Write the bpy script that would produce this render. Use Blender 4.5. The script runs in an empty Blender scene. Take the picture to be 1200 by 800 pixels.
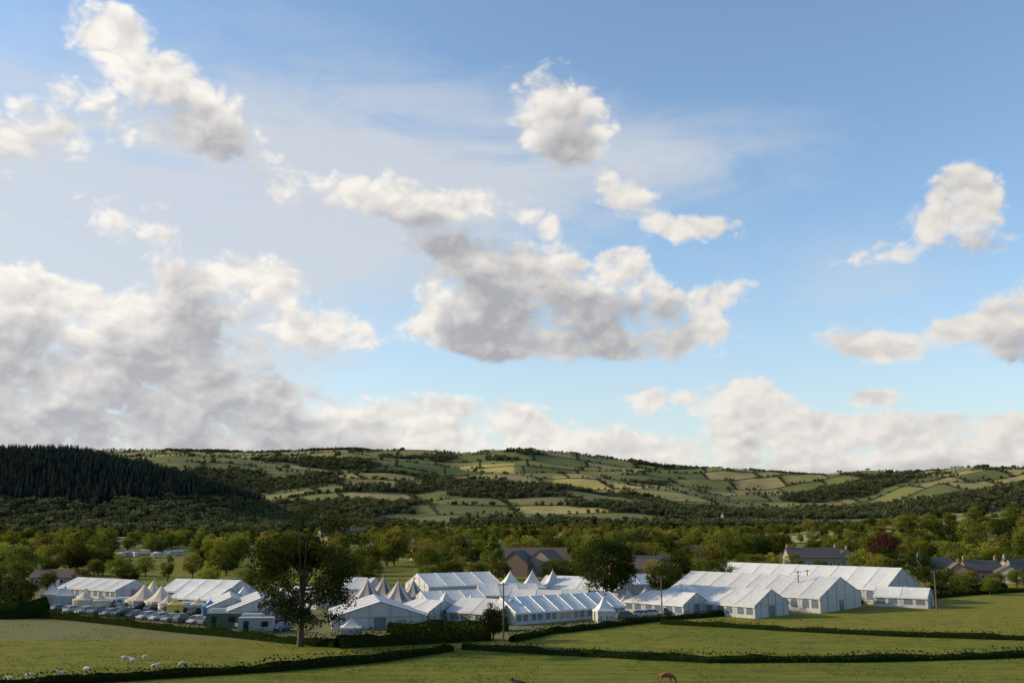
import bpy, math, random
import numpy as np
from mathutils import Vector
random.seed(7); rng=np.random.default_rng(7)
sc=bpy.context.scene
sc.view_settings.view_transform='Standard'; sc.view_settings.look='None'; sc.view_settings.exposure=0
F=1166.7; PITCH=math.radians(9.96); CP,SP=math.cos(PITCH),math.sin(PITCH); CAMZ=20.0
SUN_AZ=math.radians(-84); SUN_EL=math.radians(21)
SUN=Vector((math.sin(SUN_AZ)*math.cos(SUN_EL),math.cos(SUN_AZ)*math.cos(SUN_EL),math.sin(SUN_EL)))

# ------------------------------------------------------------------ noise + terrain height
def _h(ix,iy,s):
    h=(ix.astype(np.int64)*374761393+iy.astype(np.int64)*668265263+s*1274126177)&0xffffffff
    h=((h^(h>>13))*1274126177)&0xffffffff
    h=h^(h>>16)
    return h/4294967295.0
def vn(x,y,s=0):
    x=np.asarray(x,float); y=np.asarray(y,float)
    ix=np.floor(x); iy=np.floor(y); fx=x-ix; fy=y-iy
    fx=fx*fx*(3-2*fx); fy=fy*fy*(3-2*fy)
    a=_h(ix,iy,s); b=_h(ix+1,iy,s); c=_h(ix,iy+1,s); d=_h(ix+1,iy+1,s)
    return (a*(1-fx)+b*fx)*(1-fy)+(c*(1-fx)+d*fx)*fy
def fbm(x,y,s=0,o=4):
    t=0; a=.5; n=0
    for i in range(o):
        t=t+a*vn(x*2**i,y*2**i,s+i*17); n+=a; a*=.5
    return t/n
def ss(a,b,x):
    t=np.clip((x-a)/(b-a),0,1); return t*t*(3-2*t)
def bx(px,d): return (px-600)/F*d*CP
SKPX=np.array([-400,0,130,200,300,410,480,540,620,700,800,900,1000,1100,1200,1500])
SKE=np.array([60,68,70,76,76,79,74,69,70,65,59,53,48,46,46,44.])
SKX=bx(SKPX,4500); SKH=SKE/F*4500+12
LHX=np.array([-3000,-1500,-713,-594,-499,-416,-368,-333,-290,-230])
LHH=np.array([80,100,101,99,76,56,38,20,5,0.])
def H(x,y):
    x=np.asarray(x,float); y=np.asarray(y,float)
    z=18*(1-ss(-20,95,y))
    z=z+0.5*(fbm(x/60,y/60,3,2)-.5)*ss(80,120,y)*(1-ss(600,900,y))
    rid=1400+60*np.sin(x/260)
    pr=np.where(y<rid,ss(980,rid,y),1-ss(rid,rid+700,y))
    z=z+np.interp(x,LHX,LHH)*pr*(0.93+0.14*fbm(x/90,y/90,9,3))
    xs=x*4500/np.maximum(y,1500)
    hf=np.interp(xs,SKX,SKH)
    p=ss(1650,4600,y)
    bench=.10*np.sin((y-1700)/380+x/700)*p*(1-p)*4
    rel=(fbm(x/900,y/700,21,4)-.5)*190*ss(1700,2600,y)*(1-.8*ss(3900,4500,y))
    z=z+hf*(p+bench)*(1-.35*ss(5200,9000,y))+rel
    z=z+100*np.exp(-(((x-bx(1260,2300))/420)**2+((y-2300)/420)**2))
    z=z+20*np.exp(-(((x-bx(1230,820))/170)**2+((y-820)/240)**2))
    z=z+3*(fbm(x/300,y/300,5,3)-.5)*ss(500,1200,y)
    return z
def hz(x,y): return float(H(np.array([x]),np.array([y]))[0])
def loc(px,py):
    """ground point seen at a surveyed bearing / depression"""
    a=(px-600)/F; b=(400-py)/F
    dx,dy,dz=a,CP-b*SP,SP+b*CP
    z=0.
    for _ in range(6):
        t=(z-CAMZ)/dz; x,y=dx*t,dy*t; z=hz(x,y)
    return x,y,z
def at(px,D):
    x=(px-600)/F*(D*CP-20*SP); return x,D,hz(x,D)

# ------------------------------------------------------------------ mesh helpers
def link(o,parent=None):
    sc.collection.objects.link(o)
    if parent: o.parent=parent
    return o
def soup(name,V,mats,tone=None,midx=None,n=4,lk=True,smooth=False):
    V=np.asarray(V,dtype=np.float32).reshape(-1,3); nv=len(V); nf=nv//n
    me=bpy.data.meshes.new(name); me.vertices.add(nv); me.vertices.foreach_set('co',V.ravel())
    me.loops.add(nv); me.loops.foreach_set('vertex_index',np.arange(nv,dtype=np.int32))
    me.polygons.add(nf); me.polygons.foreach_set('loop_start',np.arange(nf,dtype=np.int32)*n)
    for m in mats: me.materials.append(m)
    if midx is not None: me.polygons.foreach_set('material_index',np.asarray(midx,dtype=np.int32))
    if tone is not None:
        at_=me.attributes.new('tone','FLOAT','POINT'); at_.data.foreach_set('value',np.asarray(tone,dtype=np.float32))
    me.update(calc_edges=True)
    o=bpy.data.objects.new(name,me)
    if lk: link(o)
    return o
class MB:
    def __init__(s): s.v=[]; s.f=[]; s.m=[]
    def face(s,pts,m=0):
        b=len(s.v); s.v+= [tuple(p) for p in pts]; s.f.append(tuple(range(b,b+len(pts)))); s.m.append(m)
    def box(s,c,d,m=0,rz=0):
        cx,cy,cz=c; a,b_,h=d[0]/2,d[1]/2,d[2]/2; co,si=math.cos(rz),math.sin(rz)
        P=[]
        for sx,sy,sz in [(-1,-1,-1),(1,-1,-1),(1,1,-1),(-1,1,-1),(-1,-1,1),(1,-1,1),(1,1,1),(-1,1,1)]:
            X,Y=sx*a,sy*b_; P.append((cx+X*co-Y*si,cy+X*si+Y*co,cz+sz*h))
        b=len(s.v); s.v+=P
        for q in [(0,3,2,1),(4,5,6,7),(0,1,5,4),(1,2,6,5),(2,3,7,6),(3,0,4,7)]:
            s.f.append(tuple(b+i for i in q)); s.m.append(m)
    def tube(s,p0,p1,r0,r1,n=8,m=0,cap=True):
        p0=Vector(p0); p1=Vector(p1); d=(p1-p0).normalized()
        u=d.orthogonal().normalized(); w=d.cross(u); b=len(s.v)
        for p,r in((p0,r0),(p1,r1)):
            for i in range(n):
                a=2*math.pi*i/n; s.v.append(tuple(p+u*math.cos(a)*r+w*math.sin(a)*r))
        for i in range(n):
            j=(i+1)%n; s.f.append((b+i,b+j,b+n+j,b+n+i)); s.m.append(m)
        if cap: 
            s.f.append(tuple(b+n+i for i in range(n))); s.m.append(m)
            s.f.append(tuple(b+n-1-i for i in range(n))); s.m.append(m)
    def obj(s,name,mats,parent=None,smooth=False,lk=True):
        me=bpy.data.meshes.new(name); me.from_pydata(s.v,[],s.f)
        for m in mats: me.materials.append(m)
        me.polygons.foreach_set('material_index',s.m)
        if smooth: me.polygons.foreach_set('use_smooth',[True]*len(s.f))
        me.update(); o=bpy.data.objects.new(name,me)
        if lk: link(o,parent)
        return o
def empty(name,x,y,z,rz=0):
    e=bpy.data.objects.new(name,None); e.empty_display_size=.5; e.location=(x,y,z); e.rotation_euler=(0,0,rz); link(e); return e

# ------------------------------------------------------------------ node helpers
class NT:
    def __init__(s,nt): s.nt=nt; s.N=nt.nodes; s.L=nt.links
    def put(s,sock,v):
        if v is None: return
        if isinstance(v,bpy.types.NodeSocket): s.L.new(v,sock)
        else: sock.default_value=v
    def m(s,op,a,b=None,c=None,clamp=False):
        n=s.N.new('ShaderNodeMath'); n.operation=op; n.use_clamp=clamp
        for i,v in enumerate((a,b,c)): s.put(n.inputs[i],v)
        return n.outputs[0]
    def vm(s,op,a,b=None,c=None,out=0):
        n=s.N.new('ShaderNodeVectorMath'); n.operation=op
        for i,v in enumerate((a,b,c)): s.put(n.inputs[i],v)
        return n.outputs[out]
    def noise(s,vec,scale,detail=4,rough=.5,dist=0,out='Fac'):
        n=s.N.new('ShaderNodeTexNoise'); s.put(n.inputs['Vector'],vec); n.inputs['Scale'].default_value=scale
        n.inputs['Detail'].default_value=detail; n.inputs['Roughness'].default_value=rough; n.inputs['Distortion'].default_value=dist
        return n.outputs[out]
    def mr(s,v,a,b,c=0,d=1,smooth=True):
        n=s.N.new('ShaderNodeMapRange'); n.interpolation_type='SMOOTHSTEP' if smooth else 'LINEAR'
        s.put(n.inputs[0],v)
        for i,q in enumerate((a,b,c,d)): s.put(n.inputs[i+1],q)
        return n.outputs[0]
    def mix(s,f,a,b):
        n=s.N.new('ShaderNodeMix'); n.data_type='RGBA'; s.put(n.inputs[0],f)
        s.put(n.inputs[6],a if isinstance(a,bpy.types.NodeSocket) else (*a,1)); s.put(n.inputs[7],b if isinstance(b,bpy.types.NodeSocket) else (*b,1))
        return n.outputs[2]
    def attr(s,name,out='Fac'):
        n=s.N.new('ShaderNodeAttribute'); n.attribute_name=name; return n.outputs[out]
    def node(s,t): return s.N.new(t)
def newmat(name):
    m=bpy.data.materials.new(name); m.use_nodes=True; nt=NT(m.node_tree)
    b=m.node_tree.nodes['Principled BSDF']; return m,nt,b
def simple(name,col,rough=.7,metal=0,var=.12,scale=3.,bump=0,spec=.3):
    m,nt,b=newmat(name); tc=nt.node('ShaderNodeTexCoord').outputs['Object']
    n=nt.noise(tc,scale,5,.6)
    c=nt.mix(nt.mr(n,.3,.7),[v*(1-var) for v in col],[min(1,v*(1+var)) for v in col])
    nt.put(b.inputs['Base Color'],c); b.inputs['Roughness'].default_value=rough; b.inputs['Metallic'].default_value=metal
    b.inputs['Specular IOR Level'].default_value=spec
    if bump:
        bn=nt.node('ShaderNodeBump'); bn.inputs['Strength'].default_value=bump; nt.put(bn.inputs['Height'],n); nt.put(b.inputs['Normal'],bn.outputs[0])
    return m
def leafmat(name,dark,light,trans=.3,rv=.35):
    m=bpy.data.materials.new(name); m.use_nodes=True; nt=NT(m.node_tree); nt.N.clear()
    tone=nt.attr('tone')
    oi=nt.node('ShaderNodeObjectInfo').outputs['Random']
    c=nt.mix(tone,dark,light)
    hs=nt.node('ShaderNodeHueSaturation'); nt.put(hs.inputs['Color'],c)
    nt.put(hs.inputs['Value'],nt.mr(oi,0,1,1-rv,1+rv,False))
    nt.put(hs.inputs['Hue'],nt.mr(nt.m('FRACT',nt.m('MULTIPLY',oi,7.31)),0,1,.470,.515,False))
    hs.inputs['Saturation'].default_value=1
    d=nt.node('ShaderNodeBsdfDiffuse'); t=nt.node('ShaderNodeBsdfTranslucent'); mx=nt.node('ShaderNodeMixShader'); o=nt.node('ShaderNodeOutputMaterial')
    nt.put(d.inputs[0],hs.outputs[0]); nt.put(t.inputs[0],hs.outputs[0]); mx.inputs[0].default_value=trans
    nt.L.new(d.outputs[0],mx.inputs[1]); nt.L.new(t.outputs[0],mx.inputs[2]); nt.L.new(mx.outputs[0],o.inputs[0])
    return m

# ------------------------------------------------------------------ world : sky + clouds
def azel(px,py):
    a=(px-600)/F; b=(400-py)/F; d=Vector((a,CP-b*SP,SP+b*CP)).normalized()
    return math.atan2(d.x,d.y),d.z
w=bpy.data.worlds.new('World'); sc.world=w; w.use_nodes=True; W=NT(w.node_tree); W.N.clear()
sky=W.node('ShaderNodeTexSky'); sky.sky_type='NISHITA'; sky.sun_disc=False
sky.sun_elevation=SUN_EL; sky.sun_rotation=SUN_AZ%(2*math.pi); sky.air_density=1.0; sky.dust_density=1.0; sky.ozone_density=1.5; sky.altitude=100
geo=W.node('ShaderNodeTexCoord').outputs['Generated']
D0=W.vm('NORMALIZE',geo)
# (bearing, elevation, rx, ry, weight) surveyed cumulus
CL=[(140,82,78,60,.85),(240,125,50,42,.8),(125,32,40,20,.6),(0,165,58,30,.95),(100,150,50,26,.45),(150,262,52,36,.9),(222,318,52,34,1.),(322,322,58,22,.9),
(415,228,68,40,.9),(530,232,80,22,.7),(300,195,90,40,.65),(635,128,60,44,1.1),(680,160,44,38,.95),(738,236,40,30,1.1),(785,268,38,17,.85),(845,266,42,20,1.05),(650,255,28,15,.6),
(782,150,48,32,.4),(860,335,32,17,.7),
(520,292,46,42,1.05),(545,372,58,40,1.25),(635,342,92,56,1.4),(610,388,95,28,.85),(730,358,84,38,1.3),(815,386,56,30,1.15),(738,300,26,11,1.0),(735,420,66,11,.65),
(1090,258,62,32,1.1),(1142,208,34,34,1.1),(1000,305,44,13,.85),(1165,290,30,18,.6),(1182,385,46,38,1.2),(1000,402,40,25,1.05),(1058,407,42,15,.8),(1105,382,30,12,.5),
(365,385,86,32,1.15),(190,385,78,36,.95),(50,400,105,44,1.1),(120,445,165,38,1.25),(25,345,70,24,.85),
(772,466,44,18,1.25),(870,464,46,30,1.4),(1020,464,28,9,1.2),(520,480,56,24,.9),(610,484,58,22,.9),(380,486,105,28,.9),(220,480,118,38,1.0),(965,490,56,20,.8),(1120,492,76,18,.6),(-210,300,160,160,1),(1500,300,160,120,1)]
def sep(D):
    s=W.node('ShaderNodeSeparateXYZ'); W.put(s.inputs[0],D)
    az=W.m('ARCTAN2',s.outputs[0],s.outputs[1]); el=s.outputs[2]
    cx=W.node('ShaderNodeCombineXYZ'); W.put(cx.inputs[0],az); W.put(cx.inputs[1],el)
    return az,el,cx.outputs[0]
def blob(P,a,e,ix,iy):
    q=W.vm('MULTIPLY_ADD',P,(ix,iy,0),(-a*ix,-e*iy,0))
    g=W.node('ShaderNodeTexGradient'); g.gradient_type='SPHERICAL'; W.put(g.inputs[0],q); return g.outputs['Fac']
def cover(D,bigonly=False):
    az,el,P=sep(D); tot=None
    for (px,py,rx,ry,wt) in CL:
        if bigonly and rx*ry<1700: continue
        a,e=azel(px,py); g=blob(P,a,e,F/(rx*1.72),F/(ry*1.76)); wt*=1.12
        tot=W.m('MULTIPLY',g,wt) if tot is None else W.m('MULTIPLY_ADD',g,wt,tot)
    tot=W.m('ADD',tot,W.mr(el,.066,.112,1.05,0))
    return W.m('MINIMUM',tot,1.1),az,el,P
Csun=Vector((-.55,0.0,.83))
def off(k): return W.vm('ADD',D0,tuple(Csun*k))
warp=W.noise(D0,26,1.5,.6,out='Color')
def dens(D,C,q=2):
    Ds=W.vm('MULTIPLY',D,(1,1,1.45))
    n=W.noise(Ds,15,(2,4,8)[q],.55,0)
    nn=W.m('MULTIPLY',W.m('SUBTRACT',n,.5),1.5)
    if q:
        v=W.node('ShaderNodeTexVoronoi'); v.feature='F1'; v.inputs['Scale'].default_value=34; v.inputs['Detail'].default_value=(0,0,2.)[q]; v.inputs['Roughness'].default_value=.55
        W.put(v.inputs['Vector'],W.vm('MULTIPLY_ADD',warp,(.05,.05,.05),Ds))
        nn=W.m('MULTIPLY_ADD',W.m('SUBTRACT',.48,v.outputs['Distance']),.42,nn)
    return W.m('SUBTRACT',W.m('ADD',C,nn),.51)
C0,az,el,Pae=cover(D0)
C2=cover(off(.044),True)[0]
d0=dens(D0,C0,2); d1=dens(off(.009),C0,1); d2=dens(off(.038),C2,0)
p0=W.m('MAXIMUM',d0,0.); p1=W.m('MAXIMUM',d1,0.); p2=W.m('MAXIMUM',d2,0.)
tau=W.m('ADD',W.m('MULTIPLY',p1,.35),W.m('MULTIPLY',p2,1.35))
L=W.m('EXPONENT',W.m('MULTIPLY',tau,-1.0))
L=W.m('ADD',L,W.m('MULTIPLY',W.m('SUBTRACT',d0,d1),.55))
L=W.mr(L,.16,.86,0,1,False)
ccol=W.mix(L,(.44,.445,.475),(.95,.905,.845))
dim=W.mr(az,-.4,.6,1.04,.84,False)
sc_n=W.N.new('ShaderNodeVectorMath'); sc_n.operation='SCALE'; W.L.new(ccol,sc_n.inputs[0]); W.L.new(dim,sc_n.inputs['Scale']); ccol=sc_n.outputs[0]
alpha=W.mr(d0,-.11,.30)
alpha=W.m('MULTIPLY',alpha,W.mr(p0,0,.4,.86,1.))
# high thin veil
vs=W.vm('MULTIPLY',D0,(1.0,1.0,3.2))
vn1=W.noise(vs,6,6,.62,.5)
cv=None
for (px,py,rx,ry,wt) in [(250,210,420,150,.95),(60,330,320,140,.85),(620,210,330,90,.55),(930,350,180,50,.3),(0,420,420,90,.6),(820,180,150,50,.4),(1050,330,200,70,.3)]:
    a,e=azel(px,py); g=blob(Pae,a,e,F/(rx*1.5),F/(ry*1.5))
    cv=W.m('MULTIPLY',g,wt) if cv is None else W.m('MULTIPLY_ADD',g,wt,cv)
cv=W.m('MINIMUM',cv,1.)
veil=W.m('MULTIPLY',W.mr(W.m('ADD',vn1,W.m('MULTIPLY',cv,.40)),.42,.92),cv)
veil=W.m('MINIMUM',veil,.8)
haze=W.mr(el,0,.30,.45,.02)
veil=W.m('MAXIMUM',veil,haze)
tn=W.vm('MULTIPLY',sky.outputs[0],(1.26,1.38,1.44))
b1=W.node('ShaderNodeBackground'); W.L.new(tn,b1.inputs[0]); b1.inputs[1].default_value=.15
b2=W.node('ShaderNodeBackground'); b2.inputs[0].default_value=(.69,.71,.74,1); b2.inputs[1].default_value=.97
b3=W.node('ShaderNodeBackground'); W.L.new(ccol,b3.inputs[0]); b3.inputs[1].default_value=1.
m1=W.node('ShaderNodeMixShader'); W.L.new(veil,m1.inputs[0]); W.L.new(b1.outputs[0],m1.inputs[1]); W.L.new(b2.outputs[0],m1.inputs[2])
m2=W.node('ShaderNodeMixShader'); W.L.new(alpha,m2.inputs[0]); W.L.new(m1.outputs[0],m2.inputs[1]); W.L.new(b3.outputs[0],m2.inputs[2])
wo=W.node('ShaderNodeOutputWorld'); W.L.new(m2.outputs[0],wo.inputs[0])
try:
    w.cycles.sampling_method='MANUAL'; w.cycles.sample_map_resolution=256
except Exception as e: print(e)
# sun
sl=bpy.data.lights.new('sun','SUN'); sl.energy=5.0; sl.angle=math.radians(.5); sl.color=(1,.82,.54)
so=bpy.data.objects.new('sun',sl); so.rotation_euler=SUN.to_track_quat('Z','Y').to_euler(); so.location=(-100,20,80); link(so)
# camera
cam=bpy.data.cameras.new('camera'); cam.lens=35; cam.sensor_width=36; cam.clip_end=40000; cam.clip_start=.5
co=bpy.data.objects.new('camera',cam); co.location=(0,0,CAMZ); co.rotation_euler=(math.pi/2+PITCH,0,0); link(co); sc.camera=co

# ------------------------------------------------------------------ hedge lines (near)
HA=[loc(*p)[:2] for p in [(30,722),(150,733),(250,744),(330,753),(395,758)]]
HB=[loc(*p)[:2] for p in [(395,758),(470,754),(570,749)]]
HC=[loc(*p)[:2] for p in [(-60,812),(60,802),(200,793),(330,786),(440,776),(522,762)]]
HD=[loc(*p)[:2] for p in [(543,760),(650,767),(840,776),(1000,775),(1260,768)]]
HE=[loc(*p)[:2] for p in [(775,731),(900,738),(1050,745),(1260,752)]]
HF=[loc(*p)[:2] for p in [(600,752),(640,742),(700,736),(770,728),(860,720),(950,712),(1050,704),(1150,696),(1260,690)]]

# ------------------------------------------------------------------ terrain sheet
FW,FH=185.,120.
def fuv(x,y):
    u=x*.94+y*.22+90*np.sin(y/410)+45*np.sin(x/233+1)
    v=y*.97-x*.20+80*np.sin(x/520+.6)+35*np.sin(y/260)
    return u/FW,v/FH
def foff(r): 
    q=np.sin(r*1.7)*7.3; return q-np.floor(q)
def fedge(x,y):
    u,v=fuv(x,y); r=np.floor(v); uu=u+foff(r); fu=uu-np.floor(uu); fv=v-r
    return np.minimum(np.minimum(fu,1-fu)*FW,np.minimum(fv,1-fv)*FH)
WP=[(450,2450,260,160,.5),(560,2900,200,100,.25),(640,1900,300,90,.3),(380,2150,190,130,.4),(1200,2300,330,300,.6),(1050,2000,300,100,.3),(250,2600,220,160,.35),(800,2150,200,60,.3),(-80,2500,400,300,.3)]
def wood(x,y):
    n=fbm(x/330,y/240,55,4)*1.0
    for px,d,rx,ry,wt in WP: n=n+wt*np.exp(-(((x-bx(px,d))/rx)**2+((y-d)/ry)**2))*.6
    n=n-.10*ss(3000,3600,y)*(1-ss(4200,4500,y))+.10*ss(4300,4700,y)
    return n
ang=np.concatenate([np.arange(-42,42,.12),np.arange(42,318,3.0)]); ang=np.radians(ang)
rad=np.concatenate([np.geomspace(1,80,22)[:-1],np.geomspace(80,420,150)[:-1],np.geomspace(420,5600,360)[:-1],np.geomspace(5600,16000,30)])
A,R=np.meshgrid(ang,rad); X=(R*np.sin(A)).ravel(); Y=(R*np.cos(A)).ravel(); Z=H(X,Y)
na,nr=len(ang),len(rad)
i=np.arange(nr-1)[:,None]*na; j=np.arange(na)[None,:]; j2=(j+1)%na
faces=np.stack([i+j,i+na+j,i+na+j2,i+j2],-1).reshape(-1,4)[:,::-1]
me=bpy.data.meshes.new('ground_terrain'); me.vertices.add(len(X)); me.vertices.foreach_set('co',np.stack([X,Y,Z],1).astype(np.float32).ravel())
me.loops.add(faces.size+na); me.loops.foreach_set('vertex_index',np.concatenate([faces.ravel(),np.arange(na)]).astype(np.int32))
me.polygons.add(len(faces)+1); me.polygons.foreach_set('loop_start',np.concatenate([np.arange(len(faces))*4,[faces.size]]).astype(np.int32))
me.polygons.foreach_set('use_smooth',np.ones(len(faces)+1,dtype=bool))
u_,v_=fuv(X,Y)
a_=me.attributes.new('fuv','FLOAT_VECTOR','POINT'); a_.data.foreach_set('vector',np.stack([u_,v_,u_*0],1).astype(np.float32).ravel())
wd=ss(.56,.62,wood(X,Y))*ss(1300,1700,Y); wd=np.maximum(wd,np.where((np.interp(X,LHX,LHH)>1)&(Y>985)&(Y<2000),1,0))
a_=me.attributes.new('wood','FLOAT','POINT'); a_.data.foreach_set('value',wd.astype(np.float32))
a_=me.attributes.new('far','FLOAT','POINT'); a_.data.foreach_set('value',ss(420,600,Y).astype(np.float32))
gold=np.zeros_like(X)
for px,d,rx,ry in [(915,1750,95,75),(1080,1650,60,50),(700,3050,130,60),(590,2350,90,50),(330,900,60,45),(560,3600,130,60)]:
    q=np.maximum(np.abs((X-bx(px,d))/rx),np.abs((Y-d)/ry)); gold=np.maximum(gold,1-ss(.93,1.07,q))
a_=me.attributes.new('gold','FLOAT','POINT'); a_.data.foreach_set('value',gold.astype(np.float32))
def line_y(Hl,x): 
    P=np.array(sorted(Hl)); return np.interp(x,P[:,0],P[:,1])
tint=np.where(X>15,np.where(Y>line_y(HE,X),.95,np.where(Y>line_y(HD,X),.40,.20)),np.where(Y>line_y(HC,X),.6,.2))
a_=me.attributes.new('tint','FLOAT','POINT'); a_.data.foreach_set('value',tint.astype(np.float32))
trk=np.where((X<85)&(Y>line_y(HF,X)+2)&(Y>165)&(Y<300),1,0)
a_=me.attributes.new('site','FLOAT','POINT'); a_.data.foreach_set('value',trk.astype(np.float32))
me.update(calc_edges=True)
gm,nt,b=newmat('meadow_and_farmland')
tc=nt.node('ShaderNodeTexCoord').outputs['Object']
n1=nt.noise(tc,.035,5,.6); n2=nt.noise(tc,.35,6,.65); n3=nt.noise(tc,3.5,4,.7)
st=nt.noise(nt.vm('MULTIPLY',tc,(.05,.9,0)),1.,3,.6)
g=nt.mix(nt.attr('tint'),(.085,.118,.012),(.215,.190,.028))
g=nt.mix(nt.mr(n1,.40,.62,0,.70),g,(.185,.178,.022))
g=nt.mix(nt.mr(n2,.40,.62,0,.50),g,(.055,.082,.009))
g=nt.mix(nt.mr(st,.45,.62,0,.45),g,(.23,.205,.036))
g=nt.mix(nt.mr(n3,.45,.75,0,.40),g,(.032,.050,.008))
g=nt.mix(nt.m('MULTIPLY',nt.attr('site'),nt.mr(n2,.4,.6,.25,.9)),g,(.16,.145,.09))
fv=nt.attr('fuv','Vector'); sp=nt.node('ShaderNodeSeparateXYZ'); nt.put(sp.inputs[0],fv)
row=nt.m('FLOOR',sp.outputs[1]); offs=nt.m('FRACT',nt.m('MULTIPLY',nt.m('SINE',nt.m('MULTIPLY',row,1.7)),7.3))
uu=nt.m('ADD',sp.outputs[0],offs); col=nt.m('FLOOR',uu); fu=nt.m('FRACT',uu); fvv=nt.m('FRACT',sp.outputs[1])
ed=nt.m('MINIMUM',nt.m('MULTIPLY',nt.m('MINIMUM',fu,nt.m('SUBTRACT',1.,fu)),FW),nt.m('MULTIPLY',nt.m('MINIMUM',fvv,nt.m('SUBTRACT',1.,fvv)),FH))
cid=nt.node('ShaderNodeCombineXYZ'); nt.put(cid.inputs[0],col); nt.put(cid.inputs[1],row)
wn=nt.node('ShaderNodeTexWhiteNoise'); wn.noise_dimensions='2D'; nt.put(wn.inputs['Vector'],cid.outputs[0])
cr=nt.node('ShaderNodeValToRGB'); cr.color_ramp.interpolation='CONSTANT'; nt.put(cr.inputs[0],wn.outputs['Value'])
cols=[(0,(.105,.120,.040)),(.16,(.150,.150,.048)),(.34,(.20,.18,.062)),(.50,(.12,.132,.043)),(.62,(.23,.19,.075)),(.75,(.29,.235,.10)),(.86,(.165,.165,.055)),(.94,(.33,.27,.10))]  # far field colours kept pale, with distance haze put into them
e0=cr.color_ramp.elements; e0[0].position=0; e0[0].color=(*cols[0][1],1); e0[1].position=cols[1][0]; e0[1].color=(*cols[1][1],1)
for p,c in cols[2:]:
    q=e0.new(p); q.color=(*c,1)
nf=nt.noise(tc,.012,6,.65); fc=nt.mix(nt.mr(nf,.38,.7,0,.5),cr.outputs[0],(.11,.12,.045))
fc=nt.mix(nt.attr('gold'),fc,(.40,.32,.10))  # hay field colour, saturation lowered to paint in aerial haze
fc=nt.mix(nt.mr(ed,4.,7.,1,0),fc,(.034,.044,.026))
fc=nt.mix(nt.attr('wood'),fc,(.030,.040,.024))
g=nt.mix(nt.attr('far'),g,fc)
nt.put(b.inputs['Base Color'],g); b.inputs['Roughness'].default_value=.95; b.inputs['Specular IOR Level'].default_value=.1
bn=nt.node('ShaderNodeBump'); bn.inputs['Strength'].default_value=.8; bn.inputs['Distance'].default_value=.3
nt.put(bn.inputs['Height'],nt.m('ADD',n3,n2)); nt.put(b.inputs['Normal'],bn.outputs[0])
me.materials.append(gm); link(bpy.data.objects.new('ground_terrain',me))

# ------------------------------------------------------------------ foliage materials / prototypes
bark=simple('bark',(.07,.05,.035),.9,bump=.6,scale=6)
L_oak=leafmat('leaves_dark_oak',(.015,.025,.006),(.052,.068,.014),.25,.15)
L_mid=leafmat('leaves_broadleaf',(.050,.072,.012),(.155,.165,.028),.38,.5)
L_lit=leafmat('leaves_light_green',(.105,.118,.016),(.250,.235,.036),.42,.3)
L_cop=leafmat('leaves_copper',(.030,.012,.010),(.085,.032,.022),.25,.15)
L_far_haze=leafmat('leaves_distant_hazed',(.046,.060,.032),(.118,.126,.052),.28,.45)  # paler, bluish leaf colour stands in for aerial haze
L_con=leafmat('needles_conifer',(.020,.028,.025),(.042,.054,.040),.1,.35)
L_hdg=leafmat('leaves_hedge',(.016,.028,.007),(.070,.080,.016),.25,.2)
def leafquads(C,size,rg,flat=0):
    n=len(C); a=rg.normal(size=(n,3)); a/=np.linalg.norm(a,axis=1)[:,None]
    b_=rg.normal(size=(n,3)); b_-=(b_*a).sum(1)[:,None]*a; b_/=np.linalg.norm(b_,axis=1)[:,None]
    s=(size*rg.uniform(.55,1.3,n))[:,None]; t=s*rg.uniform(.5,.95,n)[:,None]
    return np.stack([C-a*s*.5,C+b_*t*.5,C+a*s*.5,C-b_*t*.5],1)
def tubes(path_list,n=7):
    Q=[]
    for pts,rs in path_list:
        rings=[]
        for k in range(len(pts)):
            d=np.array(pts[min(k+1,len(pts)-1)])-np.array(pts[max(k-1,0)]); d/=np.linalg.norm(d)+1e-9
            r=np.array([1,0,0]) if abs(d[0])<.8 else np.array([0,1,0]); u=np.cross(d,r); u/=np.linalg.norm(u); v=np.cross(d,u)
            an=np.arange(n)*2*math.pi/n; rings.append(np.array(pts[k])+rs[k]*(np.cos(an)[:,None]*u+np.sin(an)[:,None]*v))
        for k in range(len(rings)-1):
            for i_ in range(n):
                j_=(i_+1)%n; Q.append([rings[k][i_],rings[k][j_],rings[k+1][j_],rings[k+1][i_]])
    return np.array(Q)
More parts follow.
